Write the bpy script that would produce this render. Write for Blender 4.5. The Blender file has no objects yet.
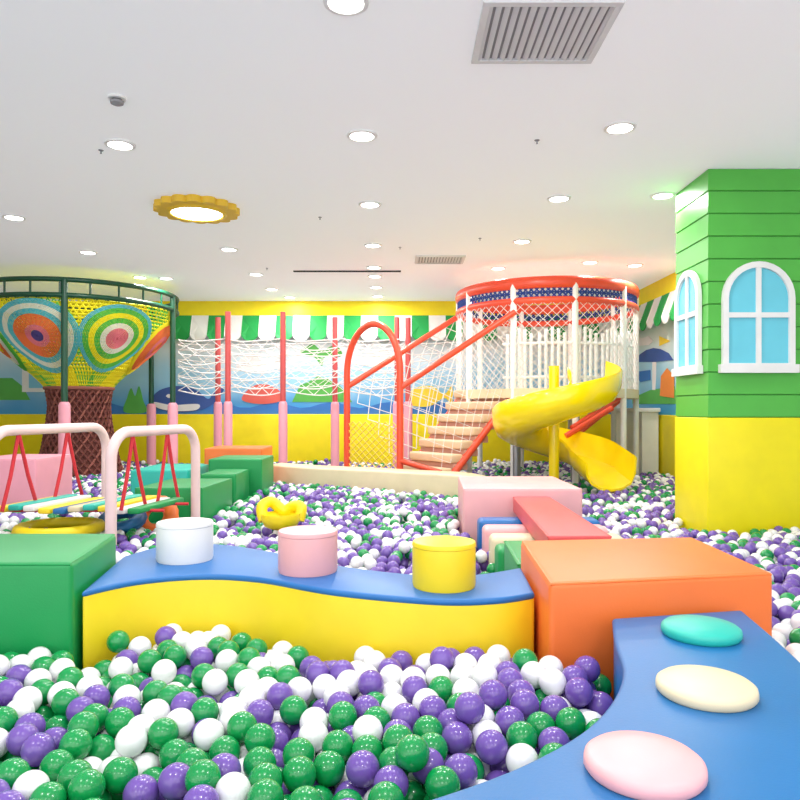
import bpy, bmesh, math, random
import numpy as np
from mathutils import Vector, Matrix
random.seed(7); rng=np.random.default_rng(11)
sc=bpy.context.scene
CZ=1.15; F=700.0; HY=410.0; FZ=0.25; CEIL=2.73
def P(px,py,d): return Vector(((px-400)/F*d, d, CZ-(py-HY)/F*d))
def X(px,d): return (px-400)/F*d
def Z(py,d): return CZ-(py-HY)/F*d
def XY(px,d): return ((px-400)/F*d, d)
# ---------------------------------------------------------------- materials
def lin(c):
    o=[]
    for v in c:
        v/=255.0
        o.append(v/12.92 if v<=0.04045 else ((v+0.055)/1.055)**2.4)
    return (*o,1.0)
MATS={}
def mat(name,col,rough=0.45,bump=0.0,bscale=60,metal=0,emit=0,var=0.04,spec=0.5,coat=0):
    if name in MATS: return MATS[name]
    m=bpy.data.materials.new(name); m.use_nodes=True
    nt=m.node_tree; b=nt.nodes['Principled BSDF']
    c=lin(col)
    b.inputs['Roughness'].default_value=rough; b.inputs['Metallic'].default_value=metal
    b.inputs['Specular IOR Level'].default_value=spec
    b.inputs['Coat Weight'].default_value=coat
    tc=nt.nodes.new('ShaderNodeTexCoord')
    n=nt.nodes.new('ShaderNodeTexNoise'); n.inputs['Scale'].default_value=6; n.inputs['Detail'].default_value=3
    nt.links.new(tc.outputs['Object'],n.inputs['Vector'])
    r=nt.nodes.new('ShaderNodeValToRGB')
    r.color_ramp.elements[0].position=0.3; r.color_ramp.elements[1].position=0.7
    r.color_ramp.elements[0].color=(*[v*(1-var) for v in c[:3]],1)
    r.color_ramp.elements[1].color=(*[min(1,v*(1+var)) for v in c[:3]],1)
    nt.links.new(n.outputs['Fac'],r.inputs['Fac']); nt.links.new(r.outputs['Color'],b.inputs['Base Color'])
    if bump>0:
        n2=nt.nodes.new('ShaderNodeTexNoise'); n2.inputs['Scale'].default_value=bscale; n2.inputs['Detail'].default_value=4
        nt.links.new(tc.outputs['Object'],n2.inputs['Vector'])
        bp=nt.nodes.new('ShaderNodeBump'); bp.inputs['Strength'].default_value=bump; bp.inputs['Distance'].default_value=0.01
        nt.links.new(n2.outputs['Fac'],bp.inputs['Height']); nt.links.new(bp.outputs['Normal'],b.inputs['Normal'])
    if emit>0:
        b.inputs['Emission Color'].default_value=c; b.inputs['Emission Strength'].default_value=emit
    MATS[name]=m; return m
V=dict(rough=0.42,bump=0.05,bscale=180)
m_green=mat('vinyl_green',(6,146,74),**V); m_blue=mat('vinyl_blue',(24,106,166),**V)
m_blue2=mat('vinyl_blue_deep',(28,106,174),**V)
m_yel=mat('vinyl_yellow',(243,216,20),**V); m_org=mat('vinyl_orange',(240,118,50),**V)
m_pink=mat('vinyl_pink',(236,174,176),**V); m_white=mat('vinyl_white',(236,234,230),**V)
m_cream=mat('vinyl_cream',(226,210,174),**V); m_teal=mat('vinyl_teal',(40,184,166),**V)
m_red=mat('vinyl_red',(214,78,80),**V); m_yel2=mat('vinyl_soft_yellow',(242,214,36),**V)
m_dgreen=mat('steel_dark_green',(12,72,48),rough=.35); m_tred=mat('steel_coral',(230,80,52),rough=.35)
m_pipe=mat('foam_pale_pink',(238,208,206),rough=.5); m_padp=mat('foam_pink',(232,158,174),rough=.55)
m_post=mat('steel_rose',(196,80,80),rough=.4); m_wht=mat('paint_white',(240,240,238),rough=.4)
m_rope=mat('rope_white',(228,224,220),rough=.8); m_ropered=mat('rope_red',(206,48,58),rough=.8)
m_ropey=mat('rope_yellow',(238,206,90),rough=.8); m_navy=mat('net_navy',(44,70,140),rough=.8)
m_slide=mat('slide_yellow',(250,220,6),rough=.22,coat=.4); m_grey=mat('steel_grey',(150,152,158),rough=.35,metal=.6)
m_brown=mat('woven_brown',(120,66,58),rough=.85,bump=.6,bscale=50); m_brown2=mat('woven_brown_light',(158,96,84),rough=.85)
m_colg=mat('boards_green',(84,184,70),rough=.4); m_colgd=mat('boards_groove',(56,140,50),rough=.6)
m_coly=mat('pad_yellow',(248,232,4),rough=.45); m_sky=mat('window_cyan',(110,208,228),rough=.2)
m_ceil=mat('ceiling_paint_fill_glow',(238,238,239),rough=.9,var=.01,emit=.24); m_wall=mat('wall_paint',(236,240,240),rough=.9,var=.01)  # ceiling surface emits faintly as added fill light, not a lamp
m_floor=mat('floor_foam',(120,120,140),rough=.8); m_wy=mat('wall_yellow',(248,228,6),rough=.5)
m_awg=mat('awning_green',(28,160,76),rough=.6); m_dark=mat('dark_slot',(40,40,42),rough=.8)
m_lamp=mat('lamp_glow',(255,252,246),emit=12,var=0); m_ventg=mat('vent_grey',(226,226,226),rough=.5)
m_ventd=mat('vent_shadow',(150,150,152),rough=.8)
m_sun=mat('sunflower_yellow',(232,190,50),rough=.5)
m_bgreen=mat('ball_green',(10,144,72),rough=.22,var=0,coat=.2); m_bwhite=mat('ball_white',(238,238,238),rough=.25,var=0,coat=.2)
m_bpurp=mat('ball_purple',(112,82,166),rough=.22,var=0,coat=.2)
# ---------------------------------------------------------------- builder
COL=sc.collection
class B:
    def __init__(s): s.v=[]; s.f=[]; s.m=[]; s.sm=[]
    def add(s,vs,fs,mi=0,smooth=True):
        o=len(s.v); s.v+= [tuple(v) for v in vs]
        for k,f in enumerate(fs):
            s.f.append(tuple(i+o for i in f)); s.m.append(mi[k] if isinstance(mi,(list,tuple)) else mi); s.sm.append(smooth)
    def tube(s,pts,r,seg=8,closed=False,mi=0):
        pts=[Vector(p) for p in pts]; n=len(pts); vs=[]; fs=[]
        rr=r if isinstance(r,(list,tuple)) else [r]*n
        T=[]
        for i in range(n):
            if closed: t=pts[(i+1)%n]-pts[i-1]
            else: t=pts[min(i+1,n-1)]-pts[max(i-1,0)]
            T.append(t.normalized() if t.length>1e-9 else Vector((0,0,1)))
        a=Vector((0,0,1)) if abs(T[0].z)<.9 else Vector((1,0,0))
        nrm=T[0].cross(a).normalized()
        for i in range(n):
            nrm=(nrm-T[i]*nrm.dot(T[i]))
            nrm=nrm.normalized() if nrm.length>1e-6 else T[i].orthogonal().normalized()
            bn=T[i].cross(nrm)
            for k in range(seg):
                a=2*math.pi*k/seg; vs.append(pts[i]+(nrm*math.cos(a)+bn*math.sin(a))*rr[i])
        for i in range(n if closed else n-1):
            j=(i+1)%n
            for k in range(seg):
                l=(k+1)%seg; fs.append((i*seg+k,i*seg+l,j*seg+l,j*seg+k))
        if not closed:
            fs.append(tuple(range(seg))[::-1]); fs.append(tuple((n-1)*seg+k for k in range(seg)))
        s.add(vs,fs,mi)
    def lathe(s,prof,c,seg=32,mi=0,mis=None):
        c=Vector(c); vs=[]; fs=[]; mm=[]
        for r,z in prof:
            for k in range(seg):
                a=2*math.pi*k/seg; vs.append((c.x+r*math.cos(a),c.y+r*math.sin(a),c.z+z))
        for i in range(len(prof)-1):
            for k in range(seg):
                l=(k+1)%seg; fs.append((i*seg+k,i*seg+l,(i+1)*seg+l,(i+1)*seg+k)); mm.append(mis[i] if mis else mi)
        if prof[0][0]>1e-4: fs.append(tuple(range(seg))[::-1]); mm.append(mm[0])
        if prof[-1][0]>1e-4: fs.append(tuple((len(prof)-1)*seg+k for k in range(seg))); mm.append(mm[-2])
        s.add(vs,fs,mm)
    def box(s,c,d,rot=0,mi=0,bev=0):
        x,y,z=[q/2 for q in d]
        poly=[(-x,-y),(x,-y),(x,y),(-x,y)]
        ca,sa=math.cos(rot),math.sin(rot)
        poly=[(c[0]+a*ca-b*sa,c[1]+a*sa+b*ca) for a,b in poly]
        s.prism(poly,c[2]-z,c[2]+z,bev,mi,mi)
    def prism(s,poly,z0,z1,bev=0,mtop=0,mside=0,strip=None,seg=3):
        bm=bmesh.new()
        if strip:
            L,R=strip; n=len(L)
            lt=[bm.verts.new((*p,z1)) for p in L]; rt=[bm.verts.new((*p,z1)) for p in R]
            lb=[bm.verts.new((*p,z0)) for p in L]; rb=[bm.verts.new((*p,z0)) for p in R]
            for i in range(n-1):
                for q,mi in (((lt[i],rt[i],rt[i+1],lt[i+1]),mtop),((lb[i+1],rb[i+1],rb[i],lb[i]),mside),
                             ((lb[i],lt[i],lt[i+1],lb[i+1]),mside),((rt[i],rb[i],rb[i+1],rt[i+1]),mside)):
                    f=bm.faces.new(q); f.material_index=mi
            f=bm.faces.new((lb[0],rb[0],rt[0],lt[0])); f.material_index=mside
            f=bm.faces.new((lt[-1],rt[-1],rb[-1],lb[-1])); f.material_index=mside
        else:
            t=[bm.verts.new((*p,z1)) for p in poly]; b=[bm.verts.new((*p,z0)) for p in poly]
            bm.faces.new(t).material_index=mtop; bm.faces.new(b[::-1]).material_index=mside
            n=len(poly)
            for i in range(n): bm.faces.new((b[i],b[(i+1)%n],t[(i+1)%n],t[i])).material_index=mside
        bmesh.ops.recalc_face_normals(bm,faces=bm.faces)
        if bev>0:
            es=[e for e in bm.edges if e.calc_face_angle(0)>.6]
            bmesh.ops.bevel(bm,geom=es,offset=bev,segments=seg,affect='EDGES',profile=.5)
        bm.verts.index_update()
        o=len(s.v); s.v+=[tuple(v.co) for v in bm.verts]
        for f in bm.faces:
            s.f.append(tuple(v.index+o for v in f.verts)); s.m.append(f.material_index)
            s.sm.append(bev>0)
        bm.free()
    def net(s,fn,nu,nv,r,mi=0,diag=False,fu=1,horiz=False):
        if diag:
            for k in range(-nv,nu):
                p=[];q=[]
                for j in range(nv+1):
                    u=(k+j)/nu
                    if -1e-6<=u<=1+1e-6: p.append(fn(u,j/nv))
                    u2=(k+nv-j)/nu
                    if -1e-6<=u2<=1+1e-6: q.append(fn(u2,j/nv))
                for a in (p,q):
                    if len(a)>1: s.tube(a,r,4,False,mi)
        else:
            for i in range(nu+1): s.tube([fn(i/nu,j/nv) for j in range(nv+1)],r,4,False,mi)
        if horiz or not diag:
            for j in range(nv+1): s.tube([fn(i/nu,j/nv) for i in range(nu+1)],r,4,False,mi)
    def obj(s,name,mats,parent=None,label=None,cat=None,group=None,kind=None):
        me=bpy.data.meshes.new(name); me.from_pydata(s.v,[],s.f)
        if not isinstance(mats,(list,tuple)): mats=[mats]
        for m in mats: me.materials.append(m)
        me.polygons.foreach_set('material_index',s.m); me.polygons.foreach_set('use_smooth',s.sm)
        bm=bmesh.new(); bm.from_mesh(me); bmesh.ops.recalc_face_normals(bm,faces=bm.faces)
        for e in bm.edges:
            if len(e.link_faces)==2 and e.calc_face_angle(0)>.75: e.smooth=False
        bm.to_mesh(me); bm.free(); me.update()
        ob=bpy.data.objects.new(name,me); COL.objects.link(ob)
        if parent: ob.parent=parent; ob.matrix_parent_inverse=parent.matrix_world.inverted()
        tag(ob,label,cat,group,kind); return ob
def tag(ob,label=None,cat=None,group=None,kind=None):
    if label: ob['label']=label
    if cat: ob['category']=cat
    if group: ob['group']=group
    if kind: ob['kind']=kind
def empty(name,loc,label,cat,group=None):
    e=bpy.data.objects.new(name,None); e.location=loc; e.empty_display_size=.1; COL.objects.link(e)
    e.matrix_world=Matrix.Translation(loc); tag(e,label,cat,group); return e
def cat(pts,n=8,closed=False):
    pts=[Vector(p) for p in pts]; out=[]; m=len(pts)
    for i in range(m if closed else m-1):
        if closed: a,b,c,d=pts[i-1],pts[i],pts[(i+1)%m],pts[(i+2)%m]
        else: a,b,c,d=pts[max(i-1,0)],pts[i],pts[i+1],pts[min(i+2,m-1)]
        for k in range(n):
            t=k/n; out.append(.5*((2*b)+(-a+c)*t+(2*a-5*b+4*c-d)*t*t+(-a+3*b-3*c+d)*t**3))
    if not closed: out.append(pts[-1])
    return out
def circ(c,r,n=32,z=None,a0=0,a1=2*math.pi,closed=True):
    k=n if closed else n+1
    return [Vector((c[0]+r*math.cos(a0+(a1-a0)*i/n),c[1]+r*math.sin(a0+(a1-a0)*i/n),c[2] if z is None else z)) for i in range(k)]
OBST=[]  # footprints kept free of balls
def OC(x,y,r): OBST.append([(x+r*math.cos(k*math.pi/3),y+r*math.sin(k*math.pi/3)) for k in range(6)])
# ---------------------------------------------------------------- room
XL,XR,YB,YF=-6.5,3.2,10.2,-1.8
def slab(name,x0,x1,y0,y1,z0,z1,m,bev=0):
    b=B(); b.prism([(x0,y0),(x1,y0),(x1,y1),(x0,y1)],z0,z1,bev); return b.obj(name,m,kind='structure')
slab('floor',XL-.1,XR+.1,YF,YB+.1,FZ-.1,FZ,m_floor)
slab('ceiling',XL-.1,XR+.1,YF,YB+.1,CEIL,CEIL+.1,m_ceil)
slab('wall_back',XL-.1,XR+.1,YB,YB+.1,FZ,CEIL,m_wall)
slab('wall_right',XR,XR+.1,YF,YB,FZ,CEIL,m_wall)
slab('wall_left',XL-.1,XL,YF,YB,FZ,CEIL,m_wall)
slab('trim_1',XL,XR,YB-.05,YB,FZ,1.09,m_wy,.01)
slab('trim_2',XR-.05,XR,5.6,YB-.05,FZ,1.09,m_wy,.01)
slab('trim_3',XL,XL+.05,2,YB-.05,FZ,1.09,m_wy,.01)
slab('trim_4',XL,XR,YB-.05,YB,2.52,CEIL,m_wy,.0)
slab('trim_5',XR-.05,XR,5.6,YB-.05,2.52,CEIL,m_wy,.0)
# murals ------------------------------------------------------------
def mural_mat(name,c1,c2,c3):
    m=bpy.data.materials.new(name); m.use_nodes=True; nt=m.node_tree; b=nt.nodes['Principled BSDF']
    b.inputs['Roughness'].default_value=.7
    tc=nt.nodes.new('ShaderNodeTexCoord'); sp=nt.nodes.new('ShaderNodeSeparateXYZ')
    nt.links.new(tc.outputs['Object'],sp.inputs[0])
    n=nt.nodes.new('ShaderNodeTexNoise'); n.inputs['Scale'].default_value=1.3; nt.links.new(tc.outputs['Object'],n.inputs['Vector'])
    a=nt.nodes.new('ShaderNodeMath'); a.operation='MULTIPLY_ADD'; a.inputs[1].default_value=.5
    nt.links.new(n.outputs['Fac'],a.inputs[0]); nt.links.new(sp.outputs['Z'],a.inputs[2])
    r=nt.nodes.new('ShaderNodeValToRGB'); r.color_ramp.interpolation='EASE'
    mr=nt.nodes.new('ShaderNodeMapRange'); mr.inputs[1].default_value=1.25; mr.inputs[2].default_value=2.5
    nt.links.new(a.outputs[0],mr.inputs[0]); nt.links.new(mr.outputs[0],r.inputs[0])
    e=r.color_ramp.elements; e[0].position=0.05; e[0].color=lin(c1); e[1].position=.85; e[1].color=lin(c3)
    k=e.new(.48); k.color=lin(c2)
    nt.links.new(r.outputs[0],b.inputs['Base Color']); return m
m_mur=mural_mat('mural_sea',(70,156,218),(158,208,234),(224,234,238))
m_mur2=mural_mat('mural_beach',(70,166,220),(160,210,232),(216,232,226))
def flat_poly(name,pts,m,parent,ynorm=True,off=0.0,label=None):
    b=B()
    if ynorm: vs=[(x,YB-.012-off,z) for x,z in pts]+[(x,YB-.008-off,z) for x,z in pts]
    else: vs=[(XR-.012-off,y,z) for y,z in pts]+[(XR-.008-off,y,z) for y,z in pts]
    n=len(pts)
    fs=[tuple(range(n)),tuple(range(n,2*n))[::-1]]+[(i,(i+1)%n,(i+1)%n+n,i+n) for i in range(n)]
    b.add(vs,fs,0,False); return b.obj(name,m,parent,label=label)
mu=empty('wall_mural',(0,YB-.01,1.6),'sea-life mural print above the yellow padded wall','mural')
b=B(); b.box(((XL+XR)/2,YB-.006,1.8),(XR-XL-.1,.008,1.42)); b.obj('mural_print',m_mur,mu)
def Q(pts,d=YB-.02): return [(X(px,d),Z(py,d)) for px,py in pts]
mb=mat('print_blue',(56,120,196),rough=.7); mdb=mat('print_deep_blue',(60,90,160),rough=.7)
mw=mat('print_white',(236,236,236),rough=.7); mg=mat('print_green',(90,178,80),rough=.7); mo=mat('print_orange',(236,140,60),rough=.7)
mr_=mat('print_red',(222,100,90),rough=.7); my=mat('print_yellow',(246,214,60),rough=.7); mlb=mat('print_light_blue',(130,200,230),rough=.7)
wave=[(60,417)]+[(60+i*10,405+3*math.sin(i*1.1)) for i in range(41)]+[(460,417)]
flat_poly('wave',Q(wave),mb,mu)
def smooth2(pts,n=5): return [(p.x,p.y) for p in cat([(a,b_,0) for a,b_ in pts],n,True)]
wh=[(152,399),(160,390),(178,386),(196,390),(208,399),(214,392),(224,388),(219,398),(210,406),(196,411),(174,412),(157,408)]
flat_poly('whale',Q(smooth2(wh)),mdb,mu,off=.008)
flat_poly('whale_belly',Q(smooth2([(154,402),(172,405),(198,404),(196,410),(174,411),(158,408)])),mw,mu,off=.014)
flat_poly('whale_eye',Q(smooth2([(166,396),(169,394),(172,396),(169,398)])),mw,mu,off=.014)
flat_poly('island',Q([(292,402)]+[(300,385),(308,382),(318,376),(328,379),(338,384),(346,392)]+[(352,402)]),mg,mu,off=.004)
flat_poly('crab',Q(smooth2([(242,400),(250,388),(262,384),(276,388),(284,399),(264,404)])),mr_,mu,off=.006)
flat_poly('fish',Q(smooth2([(405,400),(415,388),(432,386),(444,394),(452,386),(452,404),(444,398),(430,406),(414,406)])),my,mu,off=.006)
flat_poly('palm_leaves',Q(smooth2([(300,352),(312,344),(322,350),(336,345),(342,356),(326,356),(322,366),(314,357)])),mg,mu,off=.006)
flat_poly('cloud',Q(smooth2([(360,362),(368,352),(382,350),(394,356),(404,352),(414,362),(400,366),(372,367)])),mw,mu,off=.004)
flat_poly('cloud',Q(smooth2([(236,366),(244,356),(256,354),(266,360),(276,356),(284,366),(270,370),(246,371)])),mw,mu,off=.004)
flat_poly('meadow',Q([(-70,400),(-30,384),(0,378),(12,378),(22,386),(30,400)]),mg,mu,off=.004)
flat_poly('cottage',Q([(22,392),(22,362),(36,350),(50,362),(50,392)]),mw,mu,off=.008)
flat_poly('cottage_window',Q([(29,388),(29,370),(44,370),(44,388)]),mlb,mu,off=.012)
flat_poly('seaweed',Q(smooth2([(124,412),(127,398),(131,388),(135,396),(139,386),(143,400),(146,412)])),mg,mu,off=.006)
mu2=empty('wall_mural',(XR-.01,8,1.6),'beach and harbour mural print beside the slide tower','mural')
b=B(); b.box((XR-.006,7.9,1.8),(.008,4.4,1.42)); b.obj('mural_print',m_mur2,mu2)
def Q2(pts): 
    o=[]
    for px,py in pts:
        d=(XR-.02)*F/(px-400); o.append((d,Z(py,d)))
    return o
flat_poly('parasol',Q2([(634,362),(640,354),(646,350),(653,348),(660,349),(668,353),(673,360),(655,362)]),mdb,mu2,False,.006)
flat_poly('parasol_pole',Q2([(652,362),(656,362),(655,390),(652,390)]),mw,mu2,False,.006)
flat_poly('boat',Q2([(634,372),(650,370),(650,380),(640,382)]),mb,mu2,False,.006)
flat_poly('boat_flag',Q2([(659,346),(659,336),(670,341)]),my,mu2,False,.006)
flat_poly('shore',Q2([(632,398),(650,390),(674,386),(678,404),(632,404)]),mg,mu2,False,.004)
flat_poly('beach_hut',Q2([(660,396),(661,376),(667,368),(674,376),(674,398)]),mo,mu2,False,.01)
flat_poly('cloud',Q2([(632,342),(636,337),(642,338),(648,336),(653,341),(648,345),(636,346)]),mw,mu2,False,.004)
# awnings ------------------------------------------------------------
def awning(along,a0,a1,fixed,sgn,label):
    b=B(); w=.245; n=int((a1-a0)/w)
    for i in range(n):
        s0=a0+i*w; c=s0+w/2; pts=[(s0,2.52,.0),(s0+w,2.52,.0),(s0+w,2.24,.1)]
        for k in range(9):
            t=math.pi*k/8; pts.append((c+math.cos(t)*w/2,2.24-math.sin(t)*.1,.1))
        vs=[];
        for th in (0,.008):
            for a,z,o in pts:
                q=fixed-(o+.052+th)
                vs.append((a,q,z) if along=='x' else (q,a,z))
        m=len(pts)
        fs=[tuple(range(m)),tuple(range(m,2*m))[::-1]]+[(k,(k+1)%m,(k+1)%m+m,k+m) for k in range(m)]
        b.add(vs,fs,i%2,False)
    b.obj('awning',[m_awg,m_wht],label=label,cat='awning')
awning('x',-3.26,XR-.2,YB,1,'green and white striped scalloped awning under the ceiling')
awning('y',5.7,YB-.3,XR,1,'green and white scalloped awning beside the slide tower')
# ---------------------------------------------------------------- column
cx0,cx1,cy0,cy1=2.02,2.70,4.58,5.10
col=empty('column',((cx0+cx1)/2,(cy0+cy1)/2,FZ),'square pillar with green boards above yellow padding and play windows','column')
def rect(o): return [(cx0-o,cy0-o),(cx1+o,cy0-o),(cx1+o,cy1+o),(cx0-o,cy1+o)]
b=B(); zs=[]; zb=1.10; n=11; h=(CEIL-.002-zb)/n
for i in range(n):
    z=zb+i*h; zs+=[(z,.0,1),(z+.004,.0,0),(z+.007,.009,0),(z+h-.003,.005,0),(z+h-.001,.0,1)]
vs=[];fs=[];mi=[]
for z,o,m in zs: vs+=[(x,y,z) for x,y in rect(o)]
for i in range(len(zs)-1):
    for k in range(4):
        l=(k+1)%4; fs.append((i*4+k,i*4+l,i*4+4+l,i*4+4+k)); mi.append(zs[i][2])
b.add(vs,fs,mi,False); b.obj('board_cladding',[m_colg,m_colgd],col)
b=B(); b.prism(rect(.014),FZ,1.10,.008); b.obj('padding',m_coly,col)
OBST.append(rect(.02))
def archwin(zb,w,hh,place):
    b=B(); fr=.038
    def outline(w2,z0,z1):
        pts=[(-w2,z0),(w2,z0)]
        pts+=[(w2*math.cos(math.pi*k/16),z1+ (w2*1.02)*math.sin(math.pi*k/16)) for k in range(17)]
        return pts
    zs_=hh-w/2
    A=outline(w/2,0.04,zs_); C=outline(w/2-fr,0.04+fr*.6,zs_)
    n=len(A); vs=[place(u,z,.028) for u,z in A]+[place(u,z,.028) for u,z in C]+[place(u,z,.0) for u,z in A]+[place(u,z,.006) for u,z in C]
    fs=[]
    for i in range(n):
        j=(i+1)%n; fs+=[(i,j,j+n,i+n),(i,i+2*n,j+2*n,j),(i+n,j+n,j+3*n,i+3*n)]
    b.add(vs,fs,0,False)
    def bar(u0,u1,z0,z1,o0,o1):
        v=[place(u,z,o) for o in (o0,o1) for u,z in ((u0,z0),(u1,z0),(u1,z1),(u0,z1))]
        b.add(v,[(0,1,2,3),(7,6,5,4),(0,4,5,1),(1,5,6,2),(2,6,7,3),(3,7,4,0)],0,False)
    bar(-.016,.016,.05,hh-fr*.8,.011,.024); bar(-w/2+.02,w/2-.02,zs_-.125,zs_-.092,.0115,.0255)
    bar(-w/2-.02,w/2+.02,0,.055,.0,.04)
    f=b.obj('window_frame',m_wht,col)
    g=B(); g.add([place(u,z,.010) for u,z in C],[tuple(range(n))],0,False); g.obj('window_pane',m_sky,f)
d=cy0-.014
zb_=Z(373,d)
archwin(zb_,.47,.72,lambda u,z,o:(X(757.5,d)+u,cy0-.010-o,zb_+z))
archwin(zb_,.40,.72,lambda u,z,o:(cx0-.010-o,4.86-u,zb_+z))
# ---------------------------------------------------------------- soft play blocks
def soft(name,label,catg,poly,z1,m,mp=None,z0=FZ,bev=.018,group=None):
    e=empty(name,(sum(p[0] for p in poly)/len(poly),sum(p[1] for p in poly)/len(poly),z0),label,catg,group)
    b=B(); b.prism(poly,z0,z1,bev,seg=4); b.obj('cushion_body',m,e)
    n=len(poly); c=Vector(e.location)
    pp=[]
    for p in poly:
        v=Vector((p[0],p[1],z1-.006)); u=Vector((c.x-p[0],c.y-p[1],0)).normalized()*.010; pp.append(v+u)
    pts=[]
    for i in range(n):
        a,bb=pp[i],pp[(i+1)%n]
        for k in range(6): pts.append(a.lerp(bb,k/6))
    b=B(); b.tube(pts,.0045,6,True); b.obj('piping',mp or m,e)
    OBST.append(poly); return e
soft('soft_block','large green vinyl foam block beside the wavy bench','soft play block',
     [(-1.75,2.06),(-.965,2.06),(-1.035,2.56),(-1.75,2.56)],.70,m_green)
soft('soft_block','large orange vinyl foam block joining two benches','soft play block',
     [(.405,1.90),(1.08,2.02),(1.085,2.60),(.435,2.53)],.68,m_org)
soft('soft_block','pale pink vinyl foam block in the ball pit','soft play block',
     [(X(463,4.4),4.4),(X(583,4.4),4.4),(X(545,5.3)+.05,5.25),(X(458,5.25),5.25)],.655,m_pink)
# wavy bench
fr=cat([(-.955,2.10,0),(-.84,2.25,0),(-.66,2.32,0),(-.46,2.28,0),(-.2,2.12,0),(.1,2.02,0),(.28,2.03,0),(.402,2.09,0)],6)
bk=cat([(-1.03,2.60,0),(-.94,2.82,0),(-.74,2.84,0),(-.52,2.71,0),(-.2,2.44,0),(.1,2.30,0),(.26,2.32,0),(.42,2.42,0)],6)
n=min(len(fr),len(bk)); fr=fr[:n]; bk=bk[:n]
wb=empty('wavy_bench',(-.3,2.4,FZ),'wavy foam bench with blue seat and yellow sides','soft play bench')
L=[(p.x,p.y) for p in bk]; R=[(p.x,p.y) for p in fr]
b=B(); b.prism(None,FZ,.598,.012,0,0,strip=(L,R)); b.obj('bench_side',m_yel2,wb)
b=B(); b.prism(None,.585,.606,.009,0,0,strip=([(p[0],p[1]+.004) for p in L],[(p[0],p[1]-.004) for p in R])); b.obj('bench_seat',m_blue2,wb)
OBST.append(R+L[::-1])
def stool(name,x,y,z0,r,h,m,label,group):
    e=empty(name,(x,y,z0),label,'stool',group)
    b=B(); b.lathe([(r*.97,0),(r,.01),(r,h-.012),(r*.985,h-.004)],(x,y,z0),40); b.obj('cushion_side',m,e)
    b=B(); b.lathe([(r*.985,h-.005),(r*1.008,h-.003),(r*1.008,h+.003),(r*.98,h+.010),(r*.6,h+.016),(.001,h+.018)],(x,y,z0),40); b.obj('cushion_top',m,e)
G='round stools on the wavy bench'
stool('round_stool',X(185,2.55),2.55,.606,.100,.128,m_white,'white round vinyl stool on the blue bench',G)
stool('round_stool',X(308,2.37),2.37,.606,.100,.128,m_pink,'pink round vinyl stool on the blue bench',G)
stool('round_stool',X(444,2.17),2.17,.606,.098,.128,m_yel2,'yellow round vinyl stool on the blue bench',G)
# right curved blue bench
le=cat([(.575,1.885,0),(.525,1.70,0),(.475,1.48,0),(.36,1.27,0),(.20,1.11,0),(0.0,.985,0),(-.25,.86,0),(-.55,.75,0)],6)
re=cat([(.955,1.965,0),(.915,1.70,0),(.865,1.45,0),(.77,1.14,0),(.60,.90,0),(.36,.72,0),(.05,.58,0),(-.40,.44,0)],6)
L=[(p.x,p.y) for p in le]; R=[(p.x,p.y) for p in re]
cb=empty('curved_bench',(.6,1.4,FZ),'curved blue vinyl foam bench with round cushion pads','soft play bench')
b=B(); b.prism(None,FZ,.582,.012,0,0,strip=(L,R)); b.obj('bench_side',m_blue2,cb)
b=B(); b.prism(None,.57,.59,.009,0,0,strip=([(p[0]-.004,p[1]) for p in L],[(p[0]+.004,p[1]) for p in R])); b.obj('bench_seat',m_blue,cb)
OBST.append(L+R[::-1])
for px,py,r,m,lb in ((701,629,.094,m_teal,'teal'),(706,686,.094,m_cream,'cream'),(644,762,.091,m_pink,'pink')):
    dd=(CZ-.605)*F/(py-HY); x=X(px,dd)
    b=B(); b.lathe([(r*.95,0),(r,.006),(r*1.0,.014),(r*.985,.02),(r*.9,.026),(r*.5,.031),(.001,.033)],(x,dd,.5905),40)
    b.obj('round_pad',m,label='%s round vinyl stepping pad on the blue bench'%lb,cat='cushion pad',group='round pads on the curved bench')
# red beam + stepping boards
bm_=[(X(548,3.0),3.0),(X(612,3.0),3.0),(X(549,4.38),4.38),(X(513,4.38),4.38)]
bridge=soft('balance_beam','red vinyl balance beam between the pink and orange blocks','balance beam',bm_,.61,m_red,z0=.51,bev=.012)
for dd,m,nm,x0,x1 in ((4.15,m_blue2,'blue',478,598),(3.88,m_pink,'pale pink',483,606),(3.6,m_cream,'cream',490,622),(3.32,m_green,'green',496,632)):
    b=B(); b.prism([(X(x0,dd),dd-.08),(X(x1,dd),dd-.08),(X(x1,dd),dd+.08),(X(x0,dd),dd+.08)],FZ,.508,.03,seg=4)
    b.obj('stepping_board',m,label='%s foam stepping board under the red beam'%nm,cat='stepping board',group='boards under the red beam')
    OBST.append([(X(x0,dd),dd-.08),(X(x1,dd),dd-.08),(X(x1,dd),dd+.08),(X(x0,dd),dd+.08)])
soft('soft_step','green foam step beside the orange block','soft play block',[(.44,2.61),(.56,2.62),(.58,3.1),(.46,3.1)],.575,m_green)
# long low cream bench
fr=cat([(X(266,7.5),7.55,0),(X(310,7.1),7.15,0),(X(360,6.9),6.9,0),(X(410,6.65),6.6,0),(X(456,6.4),6.35,0),(X(478,6.1),6.0,0)],6)
bk=[p+Vector((.10,.32,0)) for p in fr]
b=B(); b.prism(None,FZ,.56,.02,0,0,strip=([(p.x,p.y) for p in bk],[(p.x,p.y) for p in fr])); 
b.obj('low_bench',m_cream,label='long low cream foam bench winding through the balls',cat='soft play bench')
OBST.append([(p.x,p.y) for p in fr]+[(p.x,p.y) for p in bk][::-1])
def pb(x0,x1,d0,d1,z,m,lb,sl=0):
    soft('soft_block',lb,'soft play block',[(X(x0,d0),d0),(X(x1,d0),d0),(X(x1,d0)+sl,d1),(X(x0,d0)+sl,d1)],z,m)
pb(134,202,4.95,5.65,.60,m_green,'green foam stepping block next to the rope bridge',.05)
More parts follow.
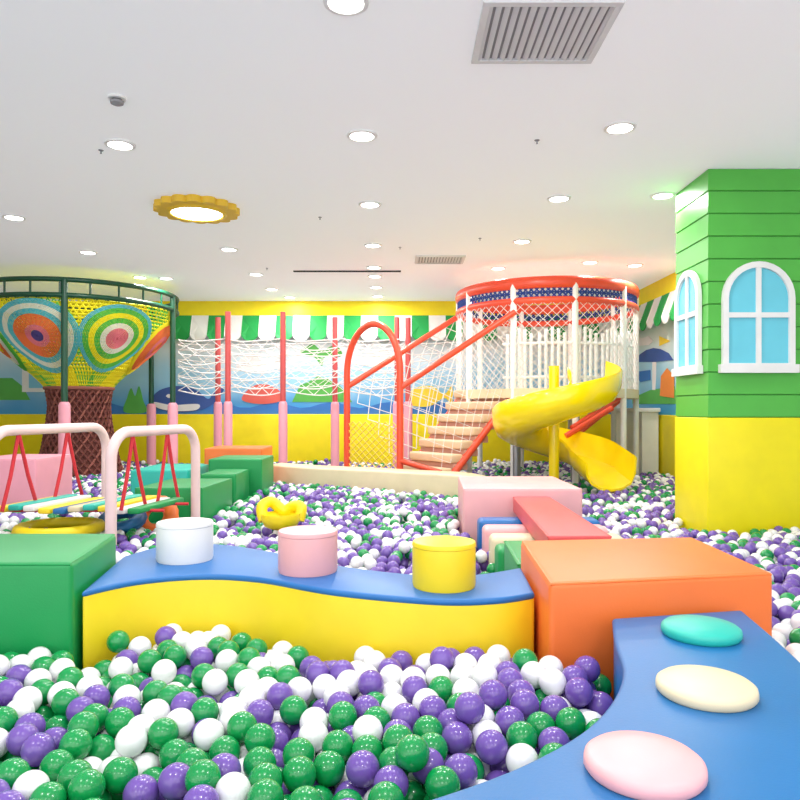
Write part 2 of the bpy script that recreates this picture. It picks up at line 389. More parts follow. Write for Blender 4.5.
pb(200,236,5.78,6.3,.62,m_green,'green foam stepping block in the ball pit')
pb(208,262,6.4,7.0,.70,m_green,'green foam block below the orange pad')
pb(204,262,7.1,7.7,.76,m_org,'orange foam block behind the green blocks')
pb(130,188,6.4,7.2,.60,m_teal,'teal foam mat block in the ball pit')
pb(-30,36,5.3,5.9,.78,m_padp,'pink foam block by the rope bridge')
pb(150,196,5.74,6.2,.52,m_blue,'blue foam block in the ball pit')
# ---------------------------------------------------------------- rope bridge w/ arches
rb=empty('rope_bridge',(-1.9,4.5,FZ),'low plank bridge with pale pink padded handrails and red ropes','bridge')
def hand(x0,y0,x1,y1,zt):
    r=.16; a=Vector((x0,y0,0)); c=Vector((x1,y1,0)); u=(c-a).normalized(); Zv=Vector((0,0,1))
    OC(x0,y0,.04); OC(x1,y1,.04)
    pts=[a+Zv*FZ,a+Zv*(zt-r)]
    for k in range(1,9):
        t=math.pi/2*k/8; pts.append(a+u*(r-r*math.cos(t))+Zv*(zt-r+r*math.sin(t)))
    for k in range(0,9):
        t=math.pi/2*k/8; pts.append(c-u*(r-r*math.sin(t))+Zv*(zt-r+r*math.cos(t)))
    pts.append(c+Zv*FZ)
    b=B(); b.tube(pts,.032,14); b.obj('handrail',m_pipe,rb)
    b=B()
    for t in (.22,.62):
        p=a.lerp(c,t)+Zv*(zt-.02); q=a.lerp(c,min(.97,t+.14))+Zv*.56
        b.tube([p,(p+q)/2+Vector((0,0,-.03)),q],.011,6)
        q=a.lerp(c,max(.03,t-.12))+Zv*.56
        b.tube([p,(p+q)/2+Vector((0,0,-.03)),q],.011,6)
    b.obj('rope',m_ropered,rb)
hand(-1.66,4.02,-1.44,4.93,1.02)
hand(-2.33,3.95,-2.12,5.05,1.03)
cols=[m_yel2,m_teal,m_white,m_yel2,m_blue,m_cream,m_teal,m_yel2,m_white,m_green]
for k in range(10):
    x=-2.40+k*.088
    b=B(); o=.10*(k/10)
    b.prism([(x,4.12),(x+.072,4.12),(x+.072+.10,4.66),(x+.10,4.66)],.545+.012*math.sin(k*1.3),.580+.012*math.sin(k*1.3),.01); b.obj('plank',cols[k],rb)
b=B()
for y in (4.25,4.55): b.tube([(-2.45+(y-4.0)*.19,y,.540),(-1.48+(y-4.0)*.19,y,.540)],.010,6)
b.obj('carrying_rope',m_ropered,rb)
def tire(px,d,R,r,m,lb,tilt=0.0):
    b=B(); n=40; seg=12; vs=[];fs=[]
    c=Vector((X(px,d),d,.40+r*.6))
    for i in range(n):
        a=2*math.pi*i/n
        for k in range(seg):
            t=2*math.pi*k/seg; rr=r*(1+(.09 if (i%2==0 and math.cos(t)>.2) else 0))
            q=Vector(((R+rr*math.cos(t))*math.cos(a),(R+rr*math.cos(t))*math.sin(a),rr*math.sin(t)*.9))
            q=Matrix.Rotation(tilt,3,'X')@q
            vs.append(c+q)
    for i in range(n):
        for k in range(seg):
            j=(i+1)%n;l=(k+1)%seg; fs.append((i*seg+k,j*seg+k,j*seg+l,i*seg+l))
    b.add(vs,fs); b.obj('tyre',m,label=lb,cat='tyre',group='coloured tyres in the ball pit')
tire(60,4.30,.22,.040,m_yel,'yellow tyre half sunk in the balls',.0)
tire(156,4.72,.10,.05,m_org,'small orange tyre among the balls',1.1)
tire(122,4.60,.11,.045,m_blue,'blue tyre lying among the balls',.35)
# yellow toy seat
ty=empty('toy_seat',(X(281,4.4),4.4,.36),'small yellow plastic toy seat lying on the balls','toy')
b=B(); c=(X(281,4.4),4.4,.40)
b.lathe([(.05,0),(.10,.02),(.125,.07),(.12,.10),(.10,.09),(.07,.05),(.001,.04)],c,24); b.obj('seat_bowl',m_yel,ty)
b=B(); b.tube(cat([(c[0]-.11,c[1]+.02,.45),(c[0]-.13,c[1]+.05,.53),(c[0]-.08,c[1]+.1,.56),(c[0],c[1]+.11,.50),(c[0]+.06,c[1]+.1,.53),(c[0]+.12,c[1]+.05,.53),(c[0]+.11,c[1]+.02,.45)],5),.036,10); b.obj('seat_back',m_yel,ty)
# ---------------------------------------------------------------- net tree tower at left
nc=Vector((-4.02,8.78,0)); NR=1.17
nt_=empty('climbing_net_tower',(nc.x,nc.y,FZ),'round climbing frame with rainbow crochet net funnel and brown woven trunk','climbing frame')
b=B(); zt=2.58
b.tube(circ(nc,NR,48,zt),.028,10,True); b.tube(circ(nc,NR,48,zt-.17),.028,10,True)
for k in range(24):
    a=2*math.pi*k/24; p=nc+Vector((NR*math.cos(a),NR*math.sin(a),0)); b.tube([p+Vector((0,0,zt)),p+Vector((0,0,zt-.17))],.012,6)
b.obj('top_ring',m_dgreen,nt_)
for a in (-1.27,.0,1.1,2.2,3.3,4.1):
    p=nc+Vector((NR*math.cos(a),NR*math.sin(a),0)); OC(p.x,p.y,.066)
    b=B(); b.tube([p+Vector((0,0,1.2)),p+Vector((0,0,zt))],.035,12); q=b.obj('post',m_dgreen,nt_)
    b=B(); b.lathe([(.062,FZ),(.062,1.2),(.05,1.23),(.035,1.24)],(p.x,p.y,0),16); b.obj('post_padding',m_padp,q)
prof=[(1.12,2.38),(1.10,2.22),(1.0,2.04),(.86,1.88),(.66,1.70),(.48,1.54),(.38,1.42)]
ZT,ZL=2.38,1.42
def prad(z):
    for (r0,z0),(r1,z1) in zip(prof,prof[1:]):
        if z1<=z<=z0: return r0+(r1-r0)*(z0-z)/(z0-z1)
    return prof[0][0] if z>prof[0][1] else prof[-1][0]
m_ny=mat('net_yellow',(240,226,30),rough=.8); m_ng=mat('net_green',(90,190,70),rough=.8); m_no=mat('net_orange',(236,120,60),rough=.8); m_ndg=mat('net_dark_green',(30,110,60),rough=.8)
b=B()
for k in range(110):
    for s_ in (1,-1):
        pts=[]
        for j in range(13):
            z=ZT-(ZT-ZL)*j/12; a=2*math.pi*k/110+s_*j*.045
            pts.append(nc+Vector((prad(z)*math.cos(a),prad(z)*math.sin(a),z)))
        b.tube(pts,.0078,4,False,0 if k%22<15 else 1)
for j in range(0,25):
    z=ZT-(ZT-ZL)*j/24; b.tube(circ(nc,prad(z),60,z),.010,4,True,(0,0,1,0,0)[j//5%5])
b.obj('funnel_net',[m_ny,m_ng],nt_)
b=B()
for k in range(60):
    a=2*math.pi*k/60
    for s in (.05,-.05): b.tube([nc+Vector((NR*math.cos(a),NR*math.sin(a),zt-.17)),nc+Vector((1.12*math.cos(a+s),1.12*math.sin(a+s),ZT))],.006,4)
b.obj('net_lacing',m_ndg,nt_)
def rosette(a0,z0,R,mats_):
    b=B(); k=len(mats_); n=int(R/.0155); N=40
    def pt(r,th,off):
        z=z0+r*math.sin(th)*.9; rad=prad(z)+off; a=a0+r*math.cos(th)/max(.5,prad(z0)); return nc+Vector((rad*math.cos(a),rad*math.sin(a),z))
    for i in range(n):
        r=R*(i+.6)/n; mi=min(k-1,int(k*i/n))
        b.tube([pt(r,2*math.pi*t/N,.022+.003*(t%2)) for t in range(N)],.0068,5,True,mi)
    for i in range(28):
        th=2*math.pi*i/28
        for q in range(k): b.tube([pt(R*(q+.05)/k,th,.02),pt(R*(q+1)/k,th,.02)],.006,4,False,q)
    b.obj('net_rosette',mats_,nt_)
mt=mat('net_teal',(90,186,194),rough=.8); mp_=mat('net_pink',(226,120,130),rough=.8); mlav=mat('net_grey_white',(226,226,206),rough=.8); mpu=mat('net_purple',(80,70,130),rough=.8)
rosette(-1.60,1.98,.44,[mpu,mp_,m_no,m_no,mt,mlav,mt])
rosette(-.72,1.98,.42,[mp_,mp_,mlav,m_ng,m_ny,m_ng,mt])
rosette(-2.5,1.98,.40,[mt,m_ny,m_no,mlav,m_ng])
rosette(.12,1.94,.38,[m_no,mp_,m_no,m_no,m_ny])
pr=[(.56,FZ),(.48,.45),(.42,.7),(.37,1.0),(.35,1.2),(.38,1.42)]
def trad(z):
    for (r0,z0),(r1,z1) in zip(pr,pr[1:]):
        if z0<=z<=z1: return r0+(r1-r0)*(z-z0)/(z1-z0)
    return pr[-1][0]
b=B(); b.lathe([(r-.03,z) for r,z in pr],nc,36,0)
for k in range(30):
    for s_ in (1,-1):
        pts=[]
        for j in range(25):
            z=FZ+.02+(1.42-FZ-.02)*j/24; a=2*math.pi*k/30+s_*j*.085; r=trad(z)+.006*s_*(1 if j%2 else -1)
            pts.append(nc+Vector((r*math.cos(a),r*math.sin(a),z)))
        b.tube(pts,.013,5,False,1 if (k%3==0 and s_>0) else 0)
b.tube(circ(nc,.39,36,1.42),.024,8,True,1)
b.obj('woven_trunk',[m_brown,m_brown2],nt_); OC(nc.x,nc.y,.6)
b=B(); b.tube(cat([(-4.62,7.45,FZ),(-4.62,7.45,1.2),(-4.55,7.4,1.8),(-4.75,7.5,2.15),(-5.2,7.55,2.3)],6),.03,10); b.obj('curved_pole',m_yel,label='curved yellow pole beside the net tower',cat='pole'); OC(-4.62,7.45,.05)
# ---------------------------------------------------------------- rope wall
rw=empty('rope_climbing_net',(-1.6,9.1,FZ),'rope climbing course with rose posts and white rope nets','climbing net')
for px,dd,ztop in ((218,9.3,2.38),(228,8.9,2.40),(283,8.9,2.40),(335,9.3,2.38),(397,9.3,2.38),(408,8.9,2.32)):
    x=X(px,dd); b=B(); b.tube([(x,dd,1.2),(x,dd,ztop)],.036,10); q=b.obj('post',m_post,rw); OC(x,dd,.066)
    b=B(); b.lathe([(.056,FZ),(.056,1.22),(.046,1.25),(.034,1.26)],(x,dd,0),14); b.obj('post_padding',m_padp,q)
def rope_panel(p0,p1,d,z0,z1,nu,nv,r=.0062,rows=7):
    x0,x1=X(p0,d),X(p1,d)
    b=B(); f=lambda u,v:(x0+(x1-x0)*u,d+.02*math.sin(u*9),z0+(z1-z0)*v-.07*math.sin(math.pi*u)*(1-.4*v)+.014*math.sin(v*17+u*5))
    b.net(f,nu,nv,r*.7,0,diag=True)
    for j in range(rows+1): b.tube([f(i/12,j/rows) for i in range(13)],r*1.25,5)
    b.obj('rope_net',m_rope,rw)
rope_panel(178,228,8.9,1.40,2.06,3,4); rope_panel(228,283,8.9,1.40,2.06,4,4)
rope_panel(283,345,8.9,1.40,2.06,4,4); rope_panel(345,408,8.9,1.40,2.06,4,4); rope_panel(178,335,9.3,1.5,2.05,8,4,.005,5); rope_panel(335,460,9.3,1.5,2.05,6,4,.005,5)
# ---------------------------------------------------------------- slide tower
TC=Vector((X(545,8.4),8.4,0)); TR=1.04; PZ=1.38
tw=empty('slide_tower',(TC.x,TC.y,FZ),'round two-level play tower with coral rings, white posts and stairs','play tower')
def ringobj(z,r,nm,hh=1.0): 
    b=B(); n=56; seg=12; vs=[];fs=[]
    for i in range(n):
        a=2*math.pi*i/n
        for k in range(seg):
            t=2*math.pi*k/seg; q=TR+r*math.cos(t); vs.append((TC.x+q*math.cos(a),TC.y+q*math.sin(a),z+r*hh*math.sin(t)))
    for i in range(n):
        for k in range(seg):
            j=(i+1)%n;l=(k+1)%seg; fs.append((i*seg+k,j*seg+k,j*seg+l,i*seg+l))
    b.add(vs,fs); b.obj(nm,m_tred,tw)
ringobj(2.50,.036,'top_ring',1.8); ringobj(2.31,.034,'lower_ring',1.2)
b=B(); f=lambda u,v:TC+Vector((TR*math.cos(u*2*math.pi),TR*math.sin(u*2*math.pi),2.335+.12*v))
b.net(f,110,2,.0095,0,diag=True,horiz=True); b.obj('crown_net',m_navy,tw)
b=B(); b.lathe([(TR-.02,PZ-.1),(TR+.03,PZ-.1),(TR+.03,PZ),(TR-.02,PZ)],TC,48); b.obj('platform',m_cream,tw)
for k in range(10):
    a=-math.pi/2+.1+2*math.pi*k/10; p=TC+Vector((TR*math.cos(a),TR*math.sin(a),0)); OC(p.x,p.y,.036)
    b=B(); b.tube([p+Vector((0,0,FZ)),p+Vector((0,0,2.5))],.034,12); b.obj('post',m_wht,tw)
for a in (-2.05,-1.7,-1.35,-1.0,-.65):
    b=B()
    for k in range(5):
        t=a+(k-2)*.065; p=TC+Vector(((TR-.03)*math.cos(t),(TR-.03)*math.sin(t),0)); hgt=1.98+.05*math.cos((k-2)*.9)
        b.tube([p+Vector((0,0,PZ)),p+Vector((0,0,hgt))],.017,8)
    for z in (1.5,1.86):
        b.tube([TC+Vector(((TR-.03)*math.cos(a+q*.045),(TR-.03)*math.sin(a+q*.045),z)) for q in range(-4,5)],.016,8)
    b.obj('guard_panel',m_wht,tw)
b=B(); f=lambda u,v:TC+Vector(((TR+.02)*math.cos(u*2*math.pi),(TR+.02)*math.sin(u*2*math.pi),PZ+(2.29-PZ)*v))
b.net(f,70,10,.0032,0,diag=True); b.obj('safety_net',m_rope,tw)
for px,dd in ((516,7.5),(575,7.6)):
    b=B(); b.tube([(X(px,dd),dd,FZ),(X(px,dd),dd,PZ-.1)],.05,12); b.obj('support_column',m_grey,tw); OC(X(px,dd),dd,.055)
for a_,b_ in (((572,428,7.3),(628,392,7.7)),((566,436,7.2),(612,408,7.3)),((570,440,7.5),(622,398,7.9))):
    b=B(); b.tube([P(*a_),P(*b_)],.03,10); b.obj('brace',m_tred,tw)
# stairs
tn=Vector((*XY(513,7.65),0)); tf=Vector((*XY(462,8.25),0)); bn=Vector((*XY(441,7.05),0)); bf=Vector((*XY(400,7.65),0))
NS=7; m_step=mat('step_cream',(226,194,160),rough=.5)
for k in range(NS):
    t0=k/NS; t1=(k+1.05)/NS; z1=.42+(PZ-.42)*(k+1)/NS; z0=z1-.09
    a0=bn.lerp(tn,t0-.01); a1=bn.lerp(tn,t1); c1=bf.lerp(tf,t1); c0=bf.lerp(tf,t0-.01)
    b=B(); b.prism([(a0.x,a0.y),(a1.x,a1.y),(c1.x,c1.y),(c0.x,c0.y)],z0,z1,.02); b.obj('stair_step',m_step,tw)
    a0=bn.lerp(tn,t0+.03); a1=bn.lerp(tn,t1+.06); c1=bf.lerp(tf,t1+.06); c0=bf.lerp(tf,t0+.03)
    b=B(); b.prism([(a0.x,a0.y),(a1.x,a1.y),(c1.x,c1.y),(c0.x,c0.y)],z0-.075,z0-.003,.006); b.obj('stair_riser',mat('riser_pink_beige',(204,150,132),rough=.6),tw)
Zv=Vector((0,0,1))
for (q0,q1) in ((bn,tn),(bf,tf)):
    b=B(); b.tube([q0+Zv*.34,q1+Zv*(PZ-.06)],.04,10); b.obj('stair_stringer',m_tred,tw)
OBST.append([tuple(bn.xy),tuple(bn.lerp(tn,.3).xy),tuple(bf.lerp(tf,.3).xy),tuple(bf.xy)])
an=P(400,388,7.3); af=P(347,387,7.9)
rn=P(515,312,7.45); rf=P(456,318,8.3)
for p,q in ((an,rn),(af,rf)):
    b=B(); b.tube([p,q],.032,12); b.obj('stair_handrail',m_tred,tw)
for p,q,g0,g1,r_ in ((an,rn,bn+(tn-bn)*.0,tn,.0026),(af,rf,bf,tf,.0045)):
    b=B(); f=lambda u,v:(g0+Zv*.5).lerp(g1+Zv*PZ,u).lerp(p.lerp(q,u),v)
    b.net(f,8,5,r_,0,diag=True); b.obj('stair_net',m_rope,tw)
# entrance arch
A0=Vector((an.x,an.y,0)); A1=Vector((af.x,af.y,0)); u=(A1-A0); W=u.length; u.normalize(); r=W/2; zt=Z(324,7.6)
OC(A0.x,A0.y,.04); OC(A1.x,A1.y,.04)
pts=[A0+Zv*FZ,A0+Zv*(zt-r*1.25)]
for k in range(1,20):
    t=math.pi*k/20; pts.append(A0+u*(r-r*math.cos(t))+Zv*(zt-r*1.25+r*1.25*math.sin(t)))
pts+=[A1+Zv*(zt-r*1.25),A1+Zv*FZ]
b=B(); b.tube(pts,.036,12); b.obj('entrance_arch',m_tred,tw)
b=B(); b.net(lambda q,v:A0.lerp(A1,q)+Zv*(.42+.60*v),8,8,.0065,0,diag=True); b.obj('arch_net',m_ropey,tw)
b=B(); b.tube([A0+Zv*.62,bn+Zv*.52],.03,10); b.obj('entry_rail',m_tred,tw)
# spiral slide
SC=Vector((X(556,6.75),6.75,0)); N=72
b=B(); prof2=[(-.24,.19),(-.235,.10),(-.19,.02),(-.1,-.03),(0,-.045),(.1,-.03),(.19,.02),(.235,.12),(.245,.26)]
th=.022; vs=[];fs=[]
def slide_c(t):
    ang=-(.15+t*1.22)*2*math.pi*1.0+1.35
    R=.37
    z=1.36-.93*(t**.92)
    c=SC+Vector((R*math.cos(ang),R*math.sin(ang),z)); o=Vector((math.cos(ang),math.sin(ang),0)); return c,o
sec=prof2+[(x*.93 if abs(x)>.2 else x,z+th) for x,z in prof2[::-1]]
m=len(sec)
for i in range(N+1):
    t=i/N
    if t<=.86: c,o=slide_c(t)
    else:
        c0,o0=slide_c(.86); cm,_=slide_c(.855); tg=(c0-cm); tg.z=0; tg.normalize()
        s_=(t-.86)/.14; c=c0+tg*.42*s_; c.z=c0.z-.10*s_; o=o0
    for x,z in sec: vs.append(c+o*x+Vector((0,0,z)))
for i in range(N):
    for k in range(m):
        l=(k+1)%m; fs.append((i*m+k,i*m+l,(i+1)*m+l,(i+1)*m+k))
fs.append(tuple(range(m))); fs.append(tuple(N*m+k for k in range(m))[::-1])
b.add(vs,fs)
sl=empty('spiral_slide',(SC.x,SC.y,FZ),'bright yellow plastic spiral slide coming down from the tower','slide')
b.obj('slide_chute',m_slide,sl)
b=B(); b.tube([(SC.x-.02,SC.y,FZ),(SC.x-.02,SC.y,Z(366,6.75))],.05,16); b.obj('centre_pole',m_slide,sl)
OBST.append([(SC.x+.5*math.cos(a),SC.y+.5*math.sin(a)) for a in [k*math.pi/4 for k in range(8)]])
b=B(); b.box((2.98,9.0,1.15),(.3,1.2,.05),bev=.01); b.box((3.02,9.0,.7),(.2,1.1,.88)); b.obj('counter',m_wht,label='white counter shelf against the yellow padded wall',cat='counter')
OBST.append([(2.8,8.4),(3.15,8.4),(3.15,9.6),(2.8,9.6)])
# ---------------------------------------------------------------- ceiling fittings
def dl_at(x,d,r=.07,en=11):
    e=empty('downlight',(x,d,CEIL),'round white recessed ceiling downlight','ceiling light','ceiling downlights')
    b=B(); b.lathe([(r+.02,-.001),(r+.018,-.010),(r,-.012),(r-.004,-.003)],(x,d,CEIL),28); b.obj('light_trim',m_wht,e)
    b=B(); b.lathe([(r-.002,-.006),(.001,-.007)],(x,d,CEIL),24); b.obj('light_lens',m_lamp,e)
    l=bpy.data.lights.new('downlight_bulb','AREA'); l.shape='DISK'; l.size=r*1.8; l.energy=en; l.color=(1,.99,.975)
    o=bpy.data.objects.new('downlight_bulb',l); o.location=(x,d,CEIL-.02); COL.objects.link(o); o.parent=e; o.matrix_parent_inverse=e.matrix_world.inverted()
for px,py in ((120,144),(362,135),(620,127),(346,1),(14,217),(370,204),(559,198),(663,195),(88,252),(229,249),(373,245),(522,241),
          (256,274),(374,267),(375,276),(498,268),(635,265),(166,278),(376,287),(272,289),(140,277),(590,262),(-60,140),(188,-30),(560,-60),(290,297),(378,296)):
    d=(CEIL-CZ)*F/(HY-py); dl_at(X(px,d),d)
for x in (-1.7,-.2,1.3):
    for y in (.6,-1.2): dl_at(x,y)
d=(CEIL-.05-CZ)*F/(HY-213); x=X(197,d)
sf=empty('sunflower_lamp',(x,d,CEIL),'yellow sunflower-shaped ceiling lamp with glowing round centre','ceiling light')
pts=[]
for k in range(128):
    a=2*math.pi*k/128; rr=.29+.035*abs(math.sin(a*8)); pts.append((x+rr*math.cos(a),d+rr*math.sin(a)))
b=B(); b.prism(pts,CEIL-.05,CEIL-.001,0); b.obj('petal_ring',m_sun,sf)
b=B(); b.lathe([(.23,-.05),(.22,-.062),(.20,-.065),(.19,-.055)],(x,d,CEIL),40); b.obj('inner_rim',m_sun,sf)
b=B(); b.lathe([(.20,-.055),(.15,-.066),(.001,-.072)],(x,d,CEIL),40); b.obj('lamp_diffuser',m_lamp,sf)
def vent(x0,x1,y0,y1,n,lb=''):
    e=empty('air_vent',((x0+x1)/2,(y0+y1)/2,CEIL),lb,'vent')
    b=B(); w=.028
    for q in (((x0+x1)/2,y0,x1-x0+w,w),((x0+x1)/2,y1,x1-x0+w,w),(x0,(y0+y1)/2,w,y1-y0-w-.001),(x1,(y0+y1)/2,w,y1-y0-w-.001)):
        b.box((q[0],q[1],CEIL-.009),(q[2],q[3],.016))
    b.obj('vent_frame',m_ventg,e)
    b=B(); b.box(((x0+x1)/2,(y0+y1)/2,CEIL-.002),(x1-x0,y1-y0,.003)); b.obj('vent_back',m_ventd,e)
    b=B()
    for k in range(n):
        xx=x0+(x1-x0)*(k+.5)/n; w2=(x1-x0)/n*.62
        b.add([(xx-w2/2,y0+.015,CEIL-.006),(xx+w2/2,y0+.015,CEIL-.016),(xx+w2/2,y1-.015,CEIL-.016),(xx-w2/2,y1-.015,CEIL-.006)],[(0,1,2,3)],0,False)
    b.obj('vent_slats',m_ventg,e)
vent(.335,.85,2.70,3.15,15,'large square white ceiling air vent with slats')
vent(.17,.66,7.15,7.5,16,'small rectangular ceiling air vent with slats')
b=B(); b.box((-.6,7.95,CEIL-.006),(1.22,.05,.01)); b.obj('slot_diffuser',m_dark,label='long thin dark slot diffuser in the ceiling',cat='vent')
d=(CEIL-CZ)*F/(HY-97); x=X(117,d)
sd=empty('smoke_detector',(x,d,CEIL),'small white smoke detector on the ceiling','smoke detector')
b=B(); b.lathe([(.045,-.001),(.045,-.012),(.032,-.014)],(x,d,CEIL),24); b.obj('detector_base',m_wht,sd)
b=B(); b.lathe([(.026,-.014),(.026,-.022)],(x,d,CEIL),24,1); b.lathe([(.034,-.022),(.032,-.034),(.02,-.040),(.001,-.041)],(x,d,CEIL),24); b.obj('detector_head',[m_ventd,m_dark],sd)
for px,py in ((101,150),(320,217),(480,238),(537,140),(267,268),(400,247)):
    d=(CEIL-CZ)*F/(HY-py); x=X(px,d); b=B(); b.lathe([(.016,-.001),(.014,-.005),(.004,-.007),(.004,-.020),(.008,-.022),(.001,-.024)],(x,d,CEIL),12)
    b.obj('sprinkler',m_ventd,label='small ceiling fire sprinkler head',cat='sprinkler',group='ceiling sprinklers')
# ---------------------------------------------------------------- balls
BR=.0335; L=1.2
n=980
pos=rng.random((n,3)); pos[:,:2]*=L; pos[:,2]=pos[:,2]*.33+BR
for it in range(200):
    if it<150: pos[:,2]-=.004*(1-it/240)
    dlt=pos[:,None,:]-pos[None,:,:]
    dlt[...,:2]-=L*np.round(dlt[...,:2]/L)
    ds=np.sqrt((dlt**2).sum(-1)); np.fill_diagonal(ds,9)
    ov=np.clip(2*BR-ds,0,None)
    mv=(dlt/np.maximum(ds,1e-6)[...,None]*ov[...,None]).sum(1)*.38
    pos+=np.clip(mv,-.02,.02)
    pos[:,2]=np.maximum(pos[:,2],BR)
pos[:,:2]%=L
top95=np.percentile(pos[:,2],93)
shift=(.425-FZ)-(top95+BR); print('shift',shift)
allp=[]
for ix in range(int(math.floor(XL/L))-1,int(XR/L)+2):
    for iy in range(0,int(YB/L)+2):
        q=pos.copy(); q[:,0]+=ix*L; q[:,1]+=iy*L; allp.append(q)
allp=np.concatenate(allp); allp[:,2]+=FZ+shift
x,y,z=allp[:,0].copy(),allp[:,1].copy(),allp[:,2].copy()
keep=(z>FZ+BR*.9)&(x>XL+.1)&(x<XR-.1)&(y<YB-.1)&(y>1.0)&(np.abs(x)<.60*y+.55)
medz=np.percentile(allp[:,2],48)
keep&=(y<3.2)|(z>medz)
allp=allp[keep]; x,y=allp[:,0],allp[:,1]
s01=np.clip((y-2.2)/.5,0,1)
hump=.02*np.sin(x*2.1+1)*np.sin(y*1.7)+.05*np.exp(-((x-.38)**2+(y-1.85)**2)/.10)+.04*(1-s01)-.02*s01
allp[:,2]+=hump
allp[:,2]=np.maximum(allp[:,2],FZ+BR)
def outside(poly,pts,mg):
    px,py=pts[:,0],pts[:,1]; ins=np.zeros(len(pts),bool); md=np.full(len(pts),9.)
    m=len(poly)
    for i in range(m):
        x0,y0=poly[i][:2]; x1,y1=poly[(i+1)%m][:2]
        c=((y0>py)!=(y1>py))
        with np.errstate(all='ignore'): xi=(x1-x0)*(py-y0)/((y1-y0) if abs(y1-y0)>1e-12 else 1e-12)+x0
        ins^=c&(px<xi)
        l2=(x1-x0)**2+(y1-y0)**2+1e-12; t=np.clip(((px-x0)*(x1-x0)+(py-y0)*(y1-y0))/l2,0,1)
        md=np.minimum(md,np.hypot(px-(x0+t*(x1-x0)),py-(y0+t*(y1-y0))))
    return ~(ins|(md<mg))
for poly in OBST: allp=allp[outside(poly,allp,BR*.97)]
def blob(x,y,s,o): return np.sin(x*s+o)*np.cos(y*s*1.2+o*2.3)+.6*np.sin(x*s*2.3-y*s*1.9+o*5)
x,y=allp[:,0],allp[:,1]; N=len(allp)
wg=1.05+.45*blob(x,y,3.1,.7); ww=1.15+.5*blob(x,y,3.3,2.1); wp=1.05+.45*blob(x,y,2.8,4.2)
near=y<2.4
wp=np.where(near,wp+.6*(x>.05),wp+.35); wg=np.where(near,wg+.6*(x<-.4)+.4*(y<1.6),wg-.25)
ww=np.where(near,ww+.15+1.6*np.exp(-((x+.50)**2+(y-1.90)**2)/.05)-.15*(x>.1),ww+.1)
W_=np.clip(np.stack([wg,ww,wp],1),.15,None); W_/=W_.sum(1,keepdims=True)
rr=rng.random(N); ci=np.where(rr<W_[:,0],0,np.where(rr<W_[:,0]+W_[:,1],1,2))
bpy.context.view_layer.update(); dg=bpy.context.evaluated_depsgraph_get()
cpos=Vector((0,0,CZ)); dist=np.sqrt(x**2+y**2+(CZ-allp[:,2])**2)
px_=400+x/y*F; py_=HY+(CZ-allp[:,2])/y*F
cand=np.where((px_>-15)&(px_<815)&(py_<815)&(y<4.2))[0]
cand=cand[np.argsort(dist[cand])]
buf=np.zeros((800,800),bool); score=np.zeros(N)
for i in cand:
    r=BR/y[i]*F; x0,x1=int(max(0,px_[i]-r)),int(min(800,px_[i]+r+1)); y0,y1=int(max(0,py_[i]-r)),int(min(800,py_[i]+r+1))
    if x1<=x0 or y1<=y0: continue
    yy,xx=np.ogrid[y0:y1,x0:x1]; msk=((xx-px_[i])**2+(yy-py_[i])**2<r*r)&~buf[y0:y1,x0:x1]
    c_=msk.sum()
    if c_<8: continue
    ok=0
    for dx,dz in ((0,.6),(-.5,.3),(.5,.3)):
        tgt=Vector((allp[i,0]+dx*BR,allp[i,1],allp[i,2]+dz*BR)); dv=tgt-cpos
        h=sc.ray_cast(dg,cpos,dv.normalized(),distance=dv.length-BR*.5); ok+=(not h[0])
    if ok: score[i]=c_*ok/3; buf[y0:y1,x0:x1]|=msk
idx=np.argsort(-score)[:300]; idx=idx[score[idx]>0]; ind=np.zeros(N,bool); ind[idx]=True
bmats=[m_bgreen,m_bwhite,m_bpurp]; cn=['green','white','purple']
src=[]
for k in range(3):
    bm=bmesh.new(); bmesh.ops.create_icosphere(bm,subdivisions=4,radius=BR); me=bpy.data.meshes.new('play_ball'); bm.to_mesh(me); bm.free()
    me.materials.append(bmats[k]); me.polygons.foreach_set('use_smooth',[True]*len(me.polygons)); src.append(bpy.data.objects.new('play_ball',me))
for i in idx:
    o=src[ci[i]].copy(); o.location=allp[i]; COL.objects.link(o)
    tag(o,'glossy %s plastic ball in the ball pit'%cn[ci[i]],'ball','plastic balls in the ball pit')
for s_ in src: bpy.data.objects.remove(s_)
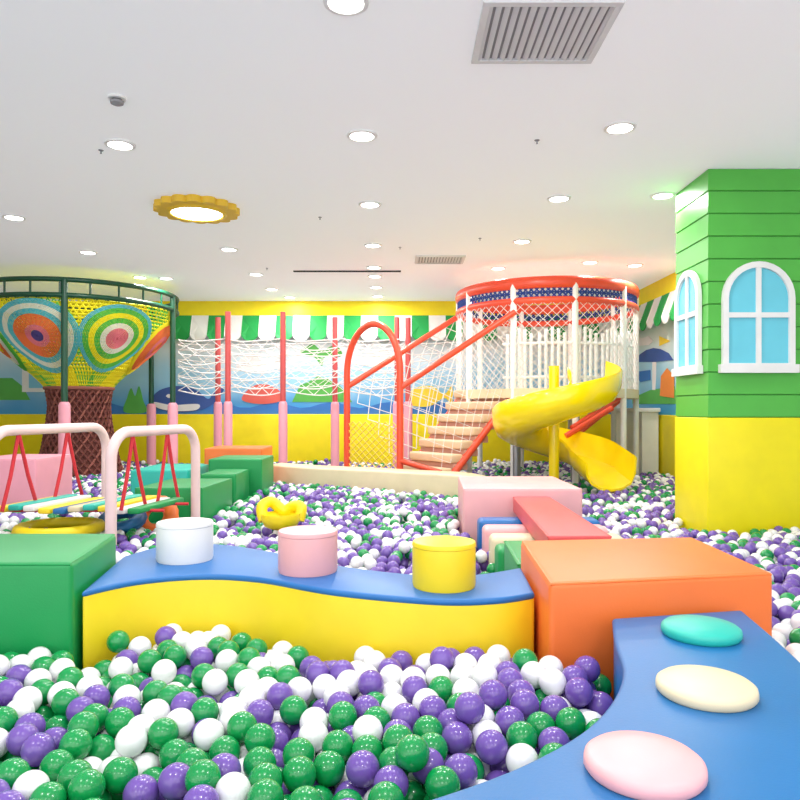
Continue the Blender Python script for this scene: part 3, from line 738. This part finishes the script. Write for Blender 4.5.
def bigmesh(name,groups,label):
    VV=[];FF=[];MM=[];off=0
    for pts,cc,sub in groups:
        if len(pts)==0: continue
        bm=bmesh.new(); bmesh.ops.create_icosphere(bm,subdivisions=sub,radius=BR)
        v=np.array([q.co[:] for q in bm.verts]); bm.verts.index_update(); f=np.array([[q.index for q in fc.verts] for fc in bm.faces]); bm.free()
        vv=(v[None]+pts[:,None,:]).reshape(-1,3); ff=(f[None]+(np.arange(len(pts))*len(v))[:,None,None]).reshape(-1,3)+off
        off+=len(vv); VV.append(vv); FF.append(ff); MM.append(np.repeat(cc,len(f)))
    VV=np.concatenate(VV);FF=np.concatenate(FF);MM=np.concatenate(MM)
    me=bpy.data.meshes.new(name); me.vertices.add(len(VV)); me.vertices.foreach_set('co',VV.ravel())
    me.loops.add(FF.size); me.loops.foreach_set('vertex_index',FF.ravel().astype(np.int32))
    me.polygons.add(len(FF)); me.polygons.foreach_set('loop_start',np.arange(0,FF.size,3,dtype=np.int32))
    for q in bmats: me.materials.append(q)
    me.polygons.foreach_set('material_index',MM.astype(np.int32)); me.polygons.foreach_set('use_smooth',np.ones(len(FF),bool))
    me.update(calc_edges=True); me.validate()
    o=bpy.data.objects.new(name,me); COL.objects.link(o); tag(o,label,'balls',None,'stuff')
rest=~ind; d_=allp[:,1]
g=[]
for lo,hi,sub in ((0,3.2,3),(3.2,20,2)):
    s_=rest&(d_>=lo)&(d_<hi); g.append((allp[s_],ci[s_],sub))
bigmesh('ball_pit_balls',g,'sea of green, white and purple plastic balls filling the pit')
print('balls',N,'individual',len(idx),'max dist',dist[idx].max(),'min score',score[idx].min())
# ---------------------------------------------------------------- world, camera
w=bpy.data.worlds.new('World'); sc.world=w; w.use_nodes=True
bg=w.node_tree.nodes['Background']; bg.inputs[0].default_value=(1,1,1,1); bg.inputs[1].default_value=2.4
cam=bpy.data.cameras.new('Camera'); co=bpy.data.objects.new('Camera',cam); COL.objects.link(co)
co.location=(0,0,CZ); co.rotation_euler=(math.pi/2,0,0); cam.sensor_width=36; cam.lens=36*F/800; cam.shift_y=(HY-400)/800
cam.clip_start=.05
sc.camera=co
try: sc.view_settings.view_transform='Standard'
except Exception as ex: print(ex)
